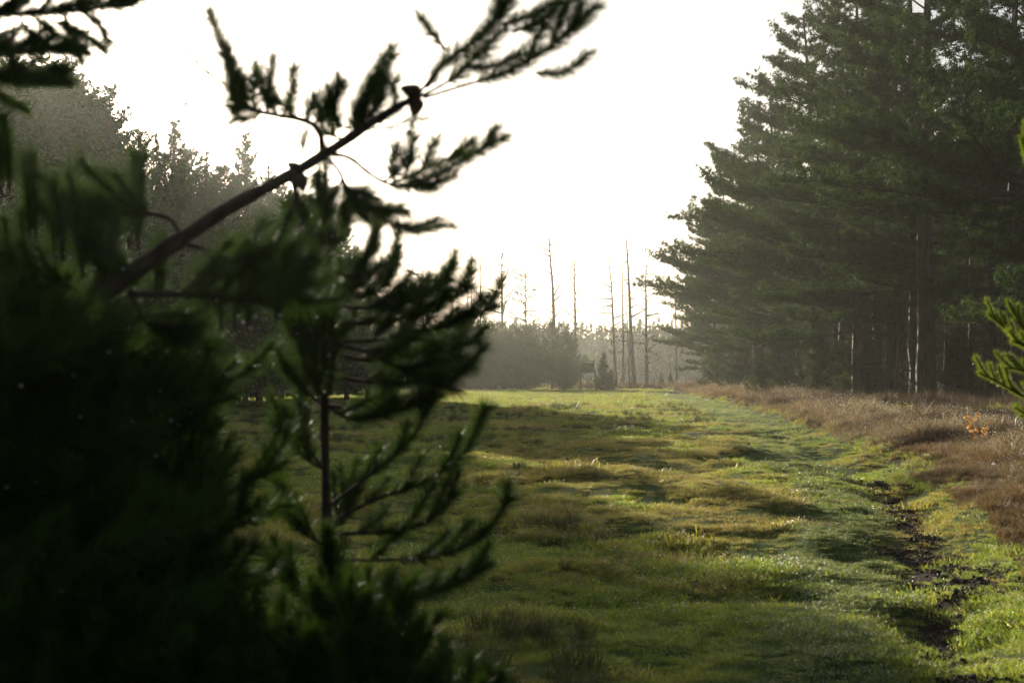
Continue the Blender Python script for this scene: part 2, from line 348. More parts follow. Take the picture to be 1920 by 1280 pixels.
def leaning_pine():
    r = rng(3); D = 3.35
    base = np.array([-1.75, 3.5, H1(-1.75, 3.5)])
    t = NearPine("leaning_pine", "dark out-of-focus pine whose long bare bough slants up across the white sky", "pine tree", base)
    t.stem([base, base + (0.0, 0, .5), Wp(-240, 900, D), Wp(-100, 700, D)], 0.05, 0.03, "trunk", 12, 9)
    bough = t.stem(pxs([(-100, 700), (20, 640), (110, 588), (215, 540), (290, 480), (345, 445), (430, 388), (520, 342), (610, 290), (700, 228), (782, 180)], D), 0.028, 0.009, "bough", 40, 9)
    Q = lambda l, a=0.0, b=None: pxs(l, D + a, D + (a if b is None else b))
    # forked tip reaching to the top edge
    for l, dd, st, nl in [
        ([(782, 180), (835, 113), (890, 80), (933, 39), (952, -40)], 0, .22, .058),
        ([(935, 40), (950, 0), (985, -40)], 0, 0, .05),
        ([(785, 182), (850, 150), (905, 95), (940, 60)], .05, .3, .05),
        ([(793, 184), (871, 160), (961, 135), (1008, 102), (1058, 70), (1113, 16)], 0, .28, .042),
        ([(1004, 137), (1047, 139), (1080, 125), (1101, 102)], -.05, 0, .032),
        ([(875, 129), (930, 125), (969, 104)], -.05, .1, .038),
        ([(941, 47), (984, 35), (1035, 8)], 0, .1, .04), ([(960, 60), (1000, 50), (1048, 15), (1060, -20)], .05, .1, .045),
        ([(1030, 95), (1050, 40), (1070, -10)], .05, .1, .045), ([(1060, 70), (1085, 30), (1090, -15)], .0, .1, .045),
        ([(836, 94), (812, 66), (791, 35)], 0, .15, .034), ([(985, 120), (1000, 80), (1020, 50)], 0, .1, .04),
        ([(800, 165), (812, 150), (820, 130)], .02, .1, .035)]:
        t.shoot(smooth(Q(l, dd), 14), r, 2300, nl * 1.15, st, 0.0045)
    # bushy spray above the bough
    for l, st in [([(672, 242), (672, 195), (703, 148), (727, 101)], 0), ([(690, 235), (700, 190), (722, 140)], 0), ([(655, 262), (655, 215), (680, 170)], 0),
                  ([(640, 250), (625, 200), (640, 165)], 0), ([(640, 255), (600, 240), (600, 195)], .2), ([(700, 225), (735, 190), (725, 150)], .1)]:
        for q in range(2): t.shoot(smooth(Q(l, .05 * q + r.normal() * .03) + r.normal(size=3) * .014, 12), r, 1700, .05, st)
    up = t.stem(Q([(605, 282), (603, 254), (590, 232), (558, 222), (500, 214), (450, 200)], .02), 0.0085, 0.004, "branch", 18)
    for l in [[(470, 208), (449, 170), (430, 117), (410, 70), (396, 28)], [(460, 205), (440, 150), (425, 100)], [(480, 210), (470, 170), (480, 130)], [(500, 214), (504, 180), (512, 117)],
              [(530, 218), (547, 190), (550, 133)], [(455, 205), (450, 190), (455, 150)], [(520, 215), (500, 190), (490, 150)], [(475, 210), (430, 185), (440, 140)],
              [(500, 214), (470, 200), (440, 205)], [(560, 225), (540, 205), (520, 190)], [(590, 232), (610, 205), (635, 160)], [(575, 228), (580, 205), (590, 185)], [(490, 212), (470, 222), (445, 222)]]:
        t.shoot(smooth(Q(l, r.normal() * .04), 12), r, 2300, .047, .05)
    t.shoot(smooth(Q([(440, 175), (430, 164), (398, 144), (363, 113), (353, 98)], .02), 12), r, 800, .028, .3)
    t.shoot(smooth(Q([(450, 208), (410, 213), (379, 213), (355, 195)], .02), 12), r, 260, .03, .3, .0025)
    t.shoot(smooth(Q([(566, 285), (570, 270), (571, 258)], -.25), 8), r, 1800, .035, 0)
    # sprays below the bough
    b2 = t.stem(Q([(621, 289), (656, 293), (687, 322), (719, 342), (750, 352)]), 0.006, 0.004, "branch", 14)
    for l in [[(719, 342), (760, 352), (804, 352)], [(730, 345), (773, 330), (812, 305), (851, 297), (906, 281), (942, 260)], [(750, 350), (790, 340), (830, 320), (870, 300)],
              [(740, 340), (734, 310), (745, 281)], [(760, 330), (769, 300), (775, 265)], [(790, 320), (800, 295), (815, 268)], [(840, 300), (860, 285), (880, 268)], [(720, 340), (750, 320), (760, 300)],
              [(900, 282), (920, 262), (928, 245)], [(780, 345), (810, 345), (845, 330)]]:
        t.shoot(smooth(Q(l, r.normal() * .04), 12), r, 2300, .042, .1)
    t.shoot(smooth(Q([(690, 236), (715, 255), (734, 280)]), 8), r, 200, .03, .7, .002)
    t.shoot(smooth(Q([(700, 240), (735, 240), (765, 225), (795, 222)]), 8), r, 700, .03, .2, .003)
    t.shoot(smooth(Q([(775, 200), (775, 225), (770, 240)]), 8), r, 900, .03, .2, .003)
    b3 = t.stem(Q([(613, 296), (637, 320), (648, 351), (680, 385)]), 0.005, 0.004, "branch", 12)
    for l in [[(648, 350), (660, 375), (687, 387), (720, 396), (750, 394)], [(640, 340), (620, 370), (610, 400)], [(645, 350), (670, 360), (690, 365)], [(650, 370), (640, 395), (650, 410)],
              [(640, 335), (650, 365), (680, 400)], [(600, 310), (592, 340), (600, 360)], [(687, 387), (719, 414), (773, 437), (844, 422)], [(740, 415), (775, 430), (815, 412)]]:
        for q in range(2 if l[0][0] < 660 else 1): t.shoot(smooth(Q(l, r.normal() * .04), 12), r, 2200, .045 if l[0][0] < 660 else .036, .1)
    b4 = t.stem(Q([(545, 330), (556, 360), (552, 385)]), 0.008, 0.006, "branch", 8)
    for l in [[(552, 380), (535, 425), (508, 475)], [(556, 370), (540, 400), (520, 450)], [(556, 365), (590, 372), (600, 385)]]: t.shoot(smooth(Q(l, .03), 10), r, 1500, .04, .05)
    # curved side branches low on the bough
    for l, ra in [([(342, 446), (325, 412), (285, 398), (200, 402), (120, 412)], .006), ([(171, 560), (130, 538), (90, 535), (20, 565)], .005), ([(239, 552), (347, 550), (445, 564), (520, 570)], .009),
                  ([(352, 459), (422, 475), (492, 512), (560, 560)], .006), ([(240, 545), (270, 600), (330, 640)], .006), ([(300, 480), (260, 520), (200, 500)], .005)]:
        P = t.stem(Q(l, r.normal() * .03), ra, ra * .5, "branch", 16)
        t.spray(P, r, 8, .17, .3, 1500, .06)
    cone_part(t.root, t.o, Wp(790, 178, D), Wp(745, 162, D) - Wp(790, 178, D), .052)
    cone_part(t.root, t.o, Wp(783, 182, D), Wp(775, 225, D) - Wp(783, 182, D), .05)
    cone_part(t.root, t.o, Wp(562, 318, D - .02), Wp(538, 308, D) - Wp(562, 320, D), .034)
    cone_part(t.root, t.o, Wp(563, 325, D), Wp(566, 365, D) - Wp(560, 325, D), .045)
    # the dense lower boughs at the photograph's edge
    tops = [(250, 410, 262, 290), (160, 400, 148, 325), (70, 390, 62, 290), (100, 430, 80, 360), (5, 300, -5, 210), (215, 460, 225, 400), (10, 460, 0, 390),
            (180, 460, 190, 400), (300, 520, 305, 450), (40, 470, 30, 400), (400, 560, 420, 480), (470, 560, 480, 500), (520, 540, 540, 450)]
    for a, b, c_, d_ in tops:
        for q in range(2):
            j = r.normal(size=2) * 14
            t.shoot(smooth(Q([(a + j[0], b + 60), (a + j[0], b), (c_ + j[0], d_ + abs(j[1]))], r.normal() * .12), 10), r, 1900, .046, .1)
    for lv in range(17):
        py = 600 + lv * 43; n = 3 if lv < 4 else 4
        for q in range(n):
            z0 = Wp(-120, py + r.uniform(-20, 60), D)
            P = curve_from(z0 + (0, r.uniform(-.2, .3), 0), (1.0, r.uniform(-.7, .55), r.uniform(-.25, .2)), r.uniform(.35, .78) * (.7 if lv < 4 else 1.0 if lv < 8 else 1.15), r, (0, 0, .1 if lv < 4 else .45), 14, .2)
            t.twig(P, .007, .003, 5); t.spray(P, r, 9, .2, .12, 900, .055)
    t.done(340, r, .0024)

WIDE = [.0021]
def sapling_pine(name, label, px, d, z_top, R, seed, right=None, left_scale=1.0, drops=90, bottom=0.1, whorl=0.14, nbr=6, group=None, nl=.05, dens=900):
    r = rng(seed); x = (px - 960) / F * d; base = np.array([x, d, H1(x, d)])
    t = NearPine(name, label, "pine tree", base, group)
    top = np.array([x, d, z_top])
    trunk = t.stem([base, base * .6 + top * .4 + (.01, 0, 0), top * .75 + base * .25 - (.008, 0, 0), top], 0.023 * (z_top / 2) ** .5, 0.006, "trunk", 20, 9)
    t.shoot(resample([top - (0, 0, .16), top + (0.0, 0, .05)], 8)[0], r, 1800, nl)
    z = base[2] + bottom
    nl0 = nbr
    while z < z_top - .1:
        f = (z - base[2]) / (z_top - base[2])
        nbr = 3 if (right and z < 1.5) else nl0
        if right and z < 1.5: z += .07
        for q in range(nbr):
            a = q * 2 * math.pi / nbr + r.uniform(-.4, .4) + z * 3
            dx, dy = math.cos(a), math.sin(a)
            if right and dx > .55 and f > .15: continue
            L = R * (1 - f) ** .6 * r.uniform(.6, 1.05) * (left_scale if dx < 0 else 1)
            c = np.array([x, d, z])
            P = curve_from(c, (dx, dy, .35), L, r, (0, 0, .8), 12, .15)
            t.twig(P, .006, .003, 5); t.spray(P, r, int(4 + L * 9), .16, .2, dens, nl)
        z += whorl * r.uniform(.8, 1.2)
    if right:
        for l, k, dd in right:
            P = t.stem(pxs(l, d + dd), .0065, .003, "branch", 16)
            t.spray(P, r, k, .16, .22, 2100, .048)
    t.done(drops, r)
    return t
right_branches = [
    ([(615, 950), (680, 900), (745, 852), (790, 800), (806, 745)], 3, 0), ([(612, 985), (700, 935), (800, 905), (872, 855), (910, 768)], 4, .05),
    ([(612, 1000), (700, 1000), (800, 985), (850, 930)], 4, -.05), ([(612, 1050), (720, 1050), (820, 1045), (905, 1010), (956, 935)], 5, 0),
    ([(612, 1085), (720, 1120), (830, 1110), (915, 1060)], 6, .1),
    ([(612, 700), (700, 720), (800, 715), (880, 690)], 8, 0), ([(612, 660), (700, 680), (800, 670), (890, 640)], 9, .1), ([(612, 640), (700, 640), (800, 620), (880, 600), (925, 575)], 10, -.05),
    ([(612, 600), (700, 610), (790, 590), (850, 560), (880, 540)], 9, .05), ([(612, 570), (680, 580), (760, 570), (815, 545), (838, 525)], 8, 0),
    ([(612, 540), (660, 560), (720, 545), (735, 500)], 6, 0), ([(612, 500), (650, 520), (685, 500), (700, 460)], 5, -.05), ([(612, 760), (700, 770), (760, 770), (820, 740)], 6, .05),
    ([(612, 760), (660, 790), (720, 775)], 5, -.1), ([(612, 640), (690, 660), (770, 700), (850, 730)], 8, -.15)]

def near_pines():
    leaning_pine()
    sapling_pine("young_pine", "slim young pine with a straight thin stem and long upcurved shoots", 610, 4.2, 2.2, .42, 11, right_branches, .75, 110, .35)
    sapling_pine("young_pine", "low bushy young pine filling the shade between the leaning pine and the slim pine", 320, 3.9, 1.7, .34, 12, None, 1, 70)
    sapling_pine("young_pine", "taller young pine tangled behind the slanting bough beside the frame edge", 120, 4.3, 1.86, .6, 13, None, 1, 50)
    sapling_pine("young_pine", "knee-high dark pine under the slim young pine by the open meadow", 690, 3.5, 1.06, .46, 14, None, 1, 16, .05, .12, 7)
    sapling_pine("young_pine", "small shaded pine at the very foot of the bushy young pine", 380, 3.2, 1.06, .42, 15, None, 1, 12, .05, .12, 7)
    sapling_pine("young_pine", "broad low pine in deep shade under the trunk of the leaning pine", 120, 3.1, 1.15, .55, 16, None, 1, 8, .05, .12, 7)
    sapling_pine("young_pine", "squat dark pine closing the gap between the broad low pine and the knee-high one", 530, 3.35, 1.02, .4, 17, None, 1, 20, .05, .12, 7)
    sapling_pine("young_pine", "lowest little pine at the meadow side of the dark thicket", 840, 3.6, .86, .36, 18, None, 1, 16, .05, .12, 7)
    # overhanging pine: trunk outside the frame, limbs hanging in at the top corner
    r = rng(5); d = 3.6; b = np.array([-2.3, 3.9, H1(-2.3, 3.9)])
    t = NearPine("overhanging_pine", "taller pine whose needled limb hangs in at the top corner against the sky", "pine tree", b)
    t.stem([b, b + (.03, 0, 1.4), b + (-.02, 0, 3.4)], .07, .03, "trunk", 14, 9)
    for l in [[(-420, 120), (-200, 60), (-60, 30), (60, 25), (170, 20), (262, -15)], [(-300, 80), (-60, 90), (40, 100), (110, 95)], [(-420, 120), (-150, -20), (0, -60), (180, -50)], [(-420, 160), (-150, 150), (-40, 145), (60, 150), (125, 155)]]:
        P = t.stem(pxs(l, d + r.uniform(-.1, .1)), .009, .003, "branch", 22)
        t.spray(P, r, 24, .13, .25, 1900, .036, (0, 0, .1))
    for l in [[(150, 20), (190, 45), (200, 75)], [(100, 40), (150, 60), (190, 90)], [(60, 30), (110, 70), (160, 95)], [(200, 10), (240, 10), (265, -5)], [(40, 40), (80, 90), (130, 95)], [(20, 120), (70, 150), (120, 150)], [(-20, 60), (20, 100), (30, 150)], [(120, 30), (140, 80), (150, 110)], [(-30, 150), (10, 190), (40, 200)]]:
        for q in range(2): t.shoot(smooth(pxs(l, d + r.normal() * .08), 10), r, 1700, .034, .05)
    t.done(20, r)
    # pine at the opposite edge, sunlight put into its needle colour
    r = rng(6); d = 9.0; b = np.array([(2080 - 960) / F * d, d, H1(3.78, d)])
    t = NearPine("sunlit_pine", "pine sprays tinted sunlit green, poking in at the frame edge above the heather", "pine tree", b, None, 'needle_sunlit_tint')
    t.stem([b, b + (.02, 0, 1.5), b + (0, 0, 3.2)], .05, .025, "trunk", 14, 9)
    br = [[(2080, 800), (1980, 760), (1920, 745), (1870, 715), (1838, 700)], [(2080, 720), (1990, 700), (1930, 660), (1880, 610), (1855, 590)], [(2080, 720), (1980, 690), (1920, 620), (1895, 575)],
          [(2080, 680), (1990, 650), (1940, 590), (1930, 560)], [(2080, 820), (1990, 800), (1940, 770), (1915, 780)], [(2080, 760), (1980, 720), (1910, 690), (1885, 690)], [(2080, 420), (1980, 360), (1930, 320), (1915, 260)], [(2080, 700), (1990, 670), (1925, 650), (1900, 640)]]
    for l in br:
        P = t.stem(pxs(l, d + r.uniform(-.15, .15)), .012, .005, "branch", 16)
        T = np.gradient(P, axis=0)
        for q in range(10):
            i = int(16 * (.3 + .65 * q / 10)); dd = T[i] / np.linalg.norm(T[i]) + np.array([r.uniform(-.3, .3), r.uniform(-.6, .6), r.uniform(.1, .9)])
            t.shoot(curve_from(P[min(i, 15)], dd, r.uniform(.08, .15), r, (0, 0, .4), 6), r, 2600, .038, 0, .006, .0015)
        t.shoot(P[6:], r, 2200, .038, 0, .008, .0015)
    t.done(40, r, .004)
near_pines()

# ------------------------------------------------------------------ tall trees
def tuft_cloud(mb, P, r, n=14, size=0.22, wid=0.03, up=0.35, mat=0):
    """needle tufts: n slim triangles bursting from each point"""
    k = len(P); B = np.repeat(P, n, 0) + r.normal(size=(k * n, 3)) * np.mean(size) * .12
    D = r.normal(size=(k * n, 3)); D[:, 2] += up; D /= np.linalg.norm(D, axis=1)[:, None]
    L = (np.repeat(np.broadcast_to(size, (k,)), n) * r.uniform(.5, 1.15, k * n))[:, None]
    Wd = np.cross(D, r.normal(size=(k * n, 3))); Wd /= np.linalg.norm(Wd, axis=1)[:, None] + 1e-9
    v = np.empty((k * n, 3, 3)); v[:, 0] = B - Wd * wid / 2; v[:, 1] = B + Wd * wid / 2; v[:, 2] = B + D * L
    mb.add(v.reshape(-1, 3), np.arange(k * n * 3).reshape(-1, 3), mat)

def big_pine(seed, Ht, tr, crown, Lmax, bias, needle='needle_pine', n_limbs=60, lean=0.0, tuftn=13, deadlow=10):
    """Scots pine: bare lower stem, long limbs carrying flat plates of tufts; bias lengthens limbs towards -X"""
    r = rng(seed); root = empty("pine_tree")
    k = 26; zz = np.linspace(0, Ht, k); wx = np.cumsum(r.normal(size=k)) * .035 + lean * (zz / Ht) ** 2; wy = np.cumsum(r.normal(size=k)) * .035
    wx -= wx[0]; wy -= wy[0]
    T = np.stack([wx, wy, zz - .3], -1); rad = tr * (1 - zz / Ht * .88); rad[0] *= 1.35; rad[1] *= 1.08
    mb = MB(); mb.tube(T, rad, 10); mb.obj("trunk", M['bark'], root, True)
    fol = MB(); tips = []; big = []
    for q in range(n_limbs):
        f = (q + r.random()) / n_limbs; tier = (int(f * 11) + .5) / 11 + r.normal() * .018; f = min(max(f * .35 + tier * .65, 0), .99); z = crown + (Ht - crown) * f; i = z / Ht * (k - 1); i0 = min(int(i), k - 2); c = T[i0] * (1 - (i - i0)) + T[i0 + 1] * (i - i0)
        a = r.uniform(0, 2 * math.pi)
        if bias > 0 and r.random() < .45: a = math.pi + r.normal() * .6
        toward = .5 - .5 * math.cos(a)
        prof = np.interp(f, [0, .14, .26, .36, .45, .62, .78, .95, 1], [.72, .86, 1.1, .88, .66, .64, .46, .2, .1]) * (1 + .14 * math.sin(int(f * 11) * 2.4 + seed))
        L = Lmax * prof * (1 + bias * toward ** 1.5) * (1 - .35 * r.random() ** 2)
        el = -0.14 + .5 * f + r.normal() * .07
        P = curve_from(c, (math.cos(a), math.sin(a), el), L, r, (0, 0, .28 if f < .7 else .5), 12, .16)
        br = max(.018, min(.085, tr * .24) * (L / Lmax) ** .8 * (1 - .5 * f))
        lm = np.linspace(br, .012, len(P))
        if L > Lmax * .75 and len(big) < 14: big.append((P, lm))
        else: fol.tube(P, lm, 5, 1, False)
        # twigs and tufts
        Tn = np.gradient(P, axis=0); nt2 = int(6 + L * 2.6)
        for b in range(nt2):
            t = .28 + .72 * (b + r.random()) / nt2; j_ = min(t * 12, 11.99); j0 = int(j_); p0 = P[j0] * (1 - (j_ - j0)) + P[j0 + 1] * (j_ - j0)
            d = Tn[j0] / np.linalg.norm(Tn[j0]); s_ = np.cross(d, (0, 0, 1)) * r.choice([-1, 1])
            tl = (0.5 + .22 * L) * r.uniform(.5, 1.1) * (1.15 - .6 * t)
            C = curve_from(p0, d * .8 + s_ * r.uniform(.3, 1.1) + np.array([0, 0, r.uniform(-.05, .5)]), tl, r, (0, 0, .35), 6, .25)
            fol.tube(C, np.linspace(.016, .006, 7), 3, 1, False)
            m_ = max(3, int(tl * 10)); tt = r.uniform(.25, 1.0, m_) * 6; i1 = np.minimum(tt.astype(int), 5); fr = (tt - i1)[:, None]
            tips.append(C[i1] * (1 - fr) + C[i1 + 1] * fr + r.normal(size=(m_, 3)) * np.array([.13, .13, .07]) - np.array([0, 0, .06]))
    tips = np.vstack(tips); tuft_cloud(fol, tips, r, tuftn, .24, .042, .1)
    for P, lm in big: b_ = MB(); b_.tube(P, lm, 6); b_.obj("branch", M['bark'], root, True)
    for q in range(deadlow):       # dead snags under the crown
        z = r.uniform(.12, .95) * crown + .3; a = r.uniform(0, 6.28); c = T[min(int(z / Ht * (k - 1)), k - 1)].copy(); c[2] = z
        P = curve_from(c, (math.cos(a), math.sin(a), r.uniform(-.3, .3)), r.uniform(.8, 3.2), r, (0, 0, -.35), 8, .35); fol.tube(P, np.linspace(.03, .006, 9), 4, 1, False)
        for w_ in range(4): fol.tube(curve_from(P[3 + w_], (math.cos(a) + r.normal() * .6, math.sin(a) + r.normal() * .6, -.3), .6, r, (0, 0, -.2), 4, .4), np.linspace(.012, .004, 5), 3, 1, False)
    fol.obj("crown", [M[needle], M['bark']], root)["kind"] = "stuff"
    return root

def spruce(seed, Ht, R, needle='needle_spruce', dens=1.0, sharp=.85, name="spruce_tree", open_=0.0, base=.04, size=.32, upb=.35, dome=False):
    """conical conifer with upcurved branch ends and a pointed leader"""
    r = rng(seed); root = empty(name)
    zz = np.linspace(-.3, Ht, 14); wob = np.cumsum(r.normal(size=(14, 2)) * .02, 0); wob -= wob[0]
    T = np.stack([wob[:, 0], wob[:, 1], zz], -1)
    mb = MB(); mb.tube(T, np.linspace(.018 * Ht * .62 + .04, .015, 14), 8); mb.obj("trunk", M['bark'], root, True)
    fol = MB(); tips = []; z = Ht * base
    while z < Ht - .15:
        f = z / Ht; n = 7 if f < .8 else 5
        for q in range(n):
            if r.random() < open_: continue
            a = r.uniform(0, 6.283); L = (R * math.sqrt(1 - f * f) if dome else R * (1 - f) ** sharp) * r.uniform(.6, 1.1) + .12
            c = np.array([np.interp(z, zz, T[:, 0]), np.interp(z, zz, T[:, 1]), z])
            P = curve_from(c, (math.cos(a), math.sin(a), -.05 + .5 * f), L, r, (0, 0, upb + .5), 7, .2)
            fol.tube(P, np.linspace(.02 + .008 * L, .006, 8), 3, 1, False)
            Tn = np.gradient(P, axis=0)
            m_ = int((4 + L * 11) * dens); tt = r.uniform(.12, 1, m_) * 7; i1 = np.minimum(tt.astype(int), 6); fr = (tt - i1)[:, None]
            B = P[i1] * (1 - fr) + P[i1 + 1] * fr
            sd_ = np.cross(Tn[i1], (0, 0, 1)); sd_ /= np.linalg.norm(sd_, axis=1)[:, None] + 1e-6
            B = B + sd_ * (r.normal(size=m_) * .16 * L * (1.1 - tt / 7))[:, None] + r.normal(size=(m_, 3)) * .05
            tips.append(B)
        z += .34 * r.uniform(.7, 1.3)
    if not dome: tips.append(np.stack([np.zeros(8) + T[-1, 0], np.zeros(8) + T[-1, 1], np.linspace(Ht - .8, Ht + .05, 8)], -1))
    tips = np.vstack(tips); tuft_cloud(fol, tips, r, 9, size * (1.1 - .75 * tips[:, 2] / Ht), .055, .6)
    fol.obj("crown", [M[needle], M['bark']], root)["kind"] = "stuff"
    return root

used = set()
def place(proto, x, y, label, cat, group=None, scale=1.0, rz=0.0, zs=None, sink=0.0):
    o = proto if id(proto) not in used else copy_tree(proto)
    used.add(id(proto))
    o.location = (x, y, H1(x, y) - sink); o.rotation_euler = (0, 0, rz); o.scale = (scale, scale, zs if zs else scale)
    for k in ("label", "category", "group"):
        if k in o: del o[k]
    tag(o, label, cat, group); return o

# --- pines along the heather edge
pA = big_pine(21, 25, .46, 4.6, 4.8, .85, n_limbs=76)
pB = big_pine(22, 24.5, .38, 3.4, 4.8, .85, n_limbs=76)
pC = big_pine(23, 25, .42, 6.5, 4.4, .8, n_limbs=66, lean=-.8)
pD = big_pine(24, 22, .26, 9.0, 3.0, .25, n_limbs=46, deadlow=22)      # inner trees: long bare poles
pE = big_pine(25, 24, .30, 8.0, 3.2, .2, n_limbs=46, deadlow=22)
G = "pines along the heather edge"
place(pA, 18.9, 65, "thick-stemmed pine with a pale lit edge rising straight out of the heather", "pine tree", G)
place(pB, 19.3, 79, "pine whose lowest boughs reach far out over the meadow above the white horizon gap", "pine tree", G, 1.0, .1)
place(pC, 19.4, 90, "tall pine behind the far-reaching one with a stem leaning to the open meadow", "pine tree", G, .98, -.15)
place(pB, 18.6, 101, "pine with shelf-like boughs stepping down over the track", "pine tree", G, .92, .35)
place(pA, 19.6, 114, "hazy pine overlapping the shelf-boughed one, next along the track", "pine tree", G, .86, -.3)
place(pC, 20.0, 130, "pale hazy pine second from the far end of the edge row", "pine tree", G, .74, .2)
place(pB, 21.0, 148, "faintest and last pine of the row where the track vanishes", "pine tree", G, .6, 0)
place(pB, 20.5, 54, "pine standing outside the frame edge with twiggy boughs hanging in", "pine tree", G, 1.0, .5)
place(pC, 20.5, 72, "pine close behind the thick-stemmed one", "pine tree", G, 1.0, .8)
place(pA, 22.5, 84, "dark pine crowding behind the leaning stem", "pine tree", G, .97, 1.2)
r_ = rng(77); G2 = "pole-like pines inside the dark wood"
inner = []
for k in range(52):
    for _ in range(30):
        y = r_.uniform(52, 150); x = 21 + r_.random() ** 1.2 * (12 + y * .16)
        if all(math.hypot(x - a, y - b) > 2.6 for a, b in inner) and x / y < .47 and x - 21 > -.5: break
    inner.append((x, y))
for k, (x, y) in enumerate(inner):
    place(pD if k % 2 else pE, x, y, "bare-stemmed pine standing in the dark interior of the wood", "pine tree", G2, r_.uniform(.85, 1.05), r_.uniform(0, 6.28))
# young spruces under the pines
sp1 = spruce(31, 7.0, 2.1, 'needle_bush', 1.2); sp2 = spruce(32, 5.0, 1.9, 'needle_bush', 1.2)
G3 = "young spruces under the edge pines"
for k, (x, y, s_, lb) in enumerate([(17.2, 108, .95, "young spruce at the track bend with drooping green skirts"), (16.0, 92, .62, "small spruce spreading low over the heather beside the track"),
                            (18.3, 97, .9, "bushy spruce behind the small spreading one"), (18.6, 86, .95, "dense spruce filling the gap under the shelf-like boughs"), (19.6, 80, .8, "spruce just before the dark gap in the wood"),
                            (17.9, 124, 1.0, "greyish hazy spruce at the far corner of the wood"), (21.3, 88, 1.0, "shaded spruce tucked between two pine stems"), (24.5, 78, .8, "spruce deep in the shade of the wood")]):
    place(sp1 if k % 2 == 0 else sp2, x, y, lb, "spruce tree", G3, s_, k * 1.3)

# --- the wood across the meadow: crowns measured against the sky
s1 = spruce(41, 15, 3.7, dens=1.15, sharp=.7); s2 = spruce(42, 15, 3.6, dens=1.1, sharp=.6); s3 = spruce(43, 15, 4.0, dens=1.1, sharp=.5, upb=.6); s4 = spruce(44, 15, 1.7, dens=.6, open_=.45, name="spruce_tree")
G4 = "conifers closing the meadow behind the leaning pine"
sky_row = [(-140, 60, 49, 2, None), (-60, 90, 50, 0, None), (15, 112, 51, 2, None), (75, 96, 53, 0, None), (128, 118, 55, 2, "round-headed conifer beside the overhanging limb"),
    (205, 160, 58, 1, "pointed conifer with ragged side twigs, first peak from the corner"), (258, 245, 61, 2, None), (292, 236, 63, 3, "sparse wispy conifer between two solid peaks"),
    (330, 222, 66, 0, "slender spire-topped spruce seen through the bough's upper gap"), (388, 272, 70, 3, "thin open-branched sapling spruce on the skyline"), (418, 315, 70, 2, None),
    (460, 243, 74, 0, "hazy golden spruce whose spire stands just clear of the bough"), (505, 300, 78, 3, "faint feathery conifer next to the golden spruce"), (555, 372, 82, 2, None),
    (600, 400, 86, 2, None), (650, 432, 90, 2, "last conifer of the wood, its edge sparkling against the bright sky"), (690, 520, 96, 1, "small conifer stepping down from the end of the wood")]
protos = [s1, s2, s3, s4]
for k, (px, py, d, v, lb) in enumerate(sky_row):
    h = EYE + (HOR - py) * d / F; x = (px - 960) / F * d; s_ = h / 15.0
    place(protos[v], x, d, lb or "dense dark conifer in the unbroken wall of the wood", "conifer", G4, (s_ * .85 if v == 0 and lb else max(.8, s_ * 1.15)) if v != 3 else s_, k * 1.7, s_)
for k in range(40):      # the ranks behind, lower against the sky
    px = r_.uniform(-150, 640); d = np.interp(px, [-150, 650], [50, 90]) + r_.uniform(4, 16)
    sk = np.interp(px, [-150, 15, 130, 205, 250, 330, 400, 460, 520, 600, 650], [80, 112, 120, 185, 255, 250, 310, 290, 330, 400, 450]) + r_.uniform(6, 50)
    h = EYE + (HOR - sk) * d / F
    place(protos[k % 3], (px - 960) / F * d, d, "dense dark conifer in the unbroken wall of the wood", "conifer", G4, h / 15 * 1.3, k * 2.1, h / 15)

# --- thicket at the far end of the meadow
bs1 = spruce(51, 8, 4.2, 'needle_bush', 1.0, .38, "bushy_pine", 0, .02, .36, dome=True); bs2 = spruce(52, 8, 3.4, 'needle_bush', .8, .45, "bushy_pine", .3, .1, .34, .8, dome=True)
G5 = "bushy pines of the far thicket"
for k, (px, py, d, v, wsc, lb) in enumerate([(835, 625, 168, 0, .95, "bushy pine partly hidden by the slim young pine's tips"), (880, 602, 166, 0, 1.0, "broad grey-brown bushy pine in the middle of the thicket"),
        (930, 606, 164, 0, 1.1, "rounded bushy pine under the dead tree with upswept twigs"), (985, 612, 163, 0, 1.0, "bushy pine below the sparse larch"),
        (1035, 604, 165, 1, 1.05, "open-limbed pine with sky showing between its boughs"), (1070, 625, 168, 1, .8, "outermost airy pine leaning over the wooden hide"),
        (1060, 668, 160, 0, .6, "low dark shrub pine in front of the airy pine"), (790, 640, 172, 0, .9, "far bushy pine closing the thicket behind the slim pine"), (745, 620, 180, 0, 1.0, "distant bushy pine at the thin end of the thicket")]):
    h = EYE + (HOR - py) * d / F
    place(bs1 if v == 0 else bs2, (px - 960) / F * d, d, lb, "pine tree", G5, h / 8 * wsc * 1.25, k * 1.9, h / 8)
ys = spruce(53, 4.2, 1.5, 'needle_bush', 1.3, .75, "young_pine", 0, .02)
place(ys, (1131 - 960) / F * 160, 160, "small pointed pine right beside the wooden hide", "pine tree", None, .95, 0, 1.0)
place(ys, (1146 - 960) / F * 162, 162, "squat little pine on the track side of the pointed one", "pine tree", None, .62, 1, .55)
for px, py, d, s_ in [(1240, 703, 185, .5), (1226, 712, 190, .3), (1257, 708, 180, .42)]:
    place(ys, (px - 960) / F * d, d, "tiny hazy pine among the dead trees", "pine tree", "tiny pines among the dead trees", s_, px, s_)

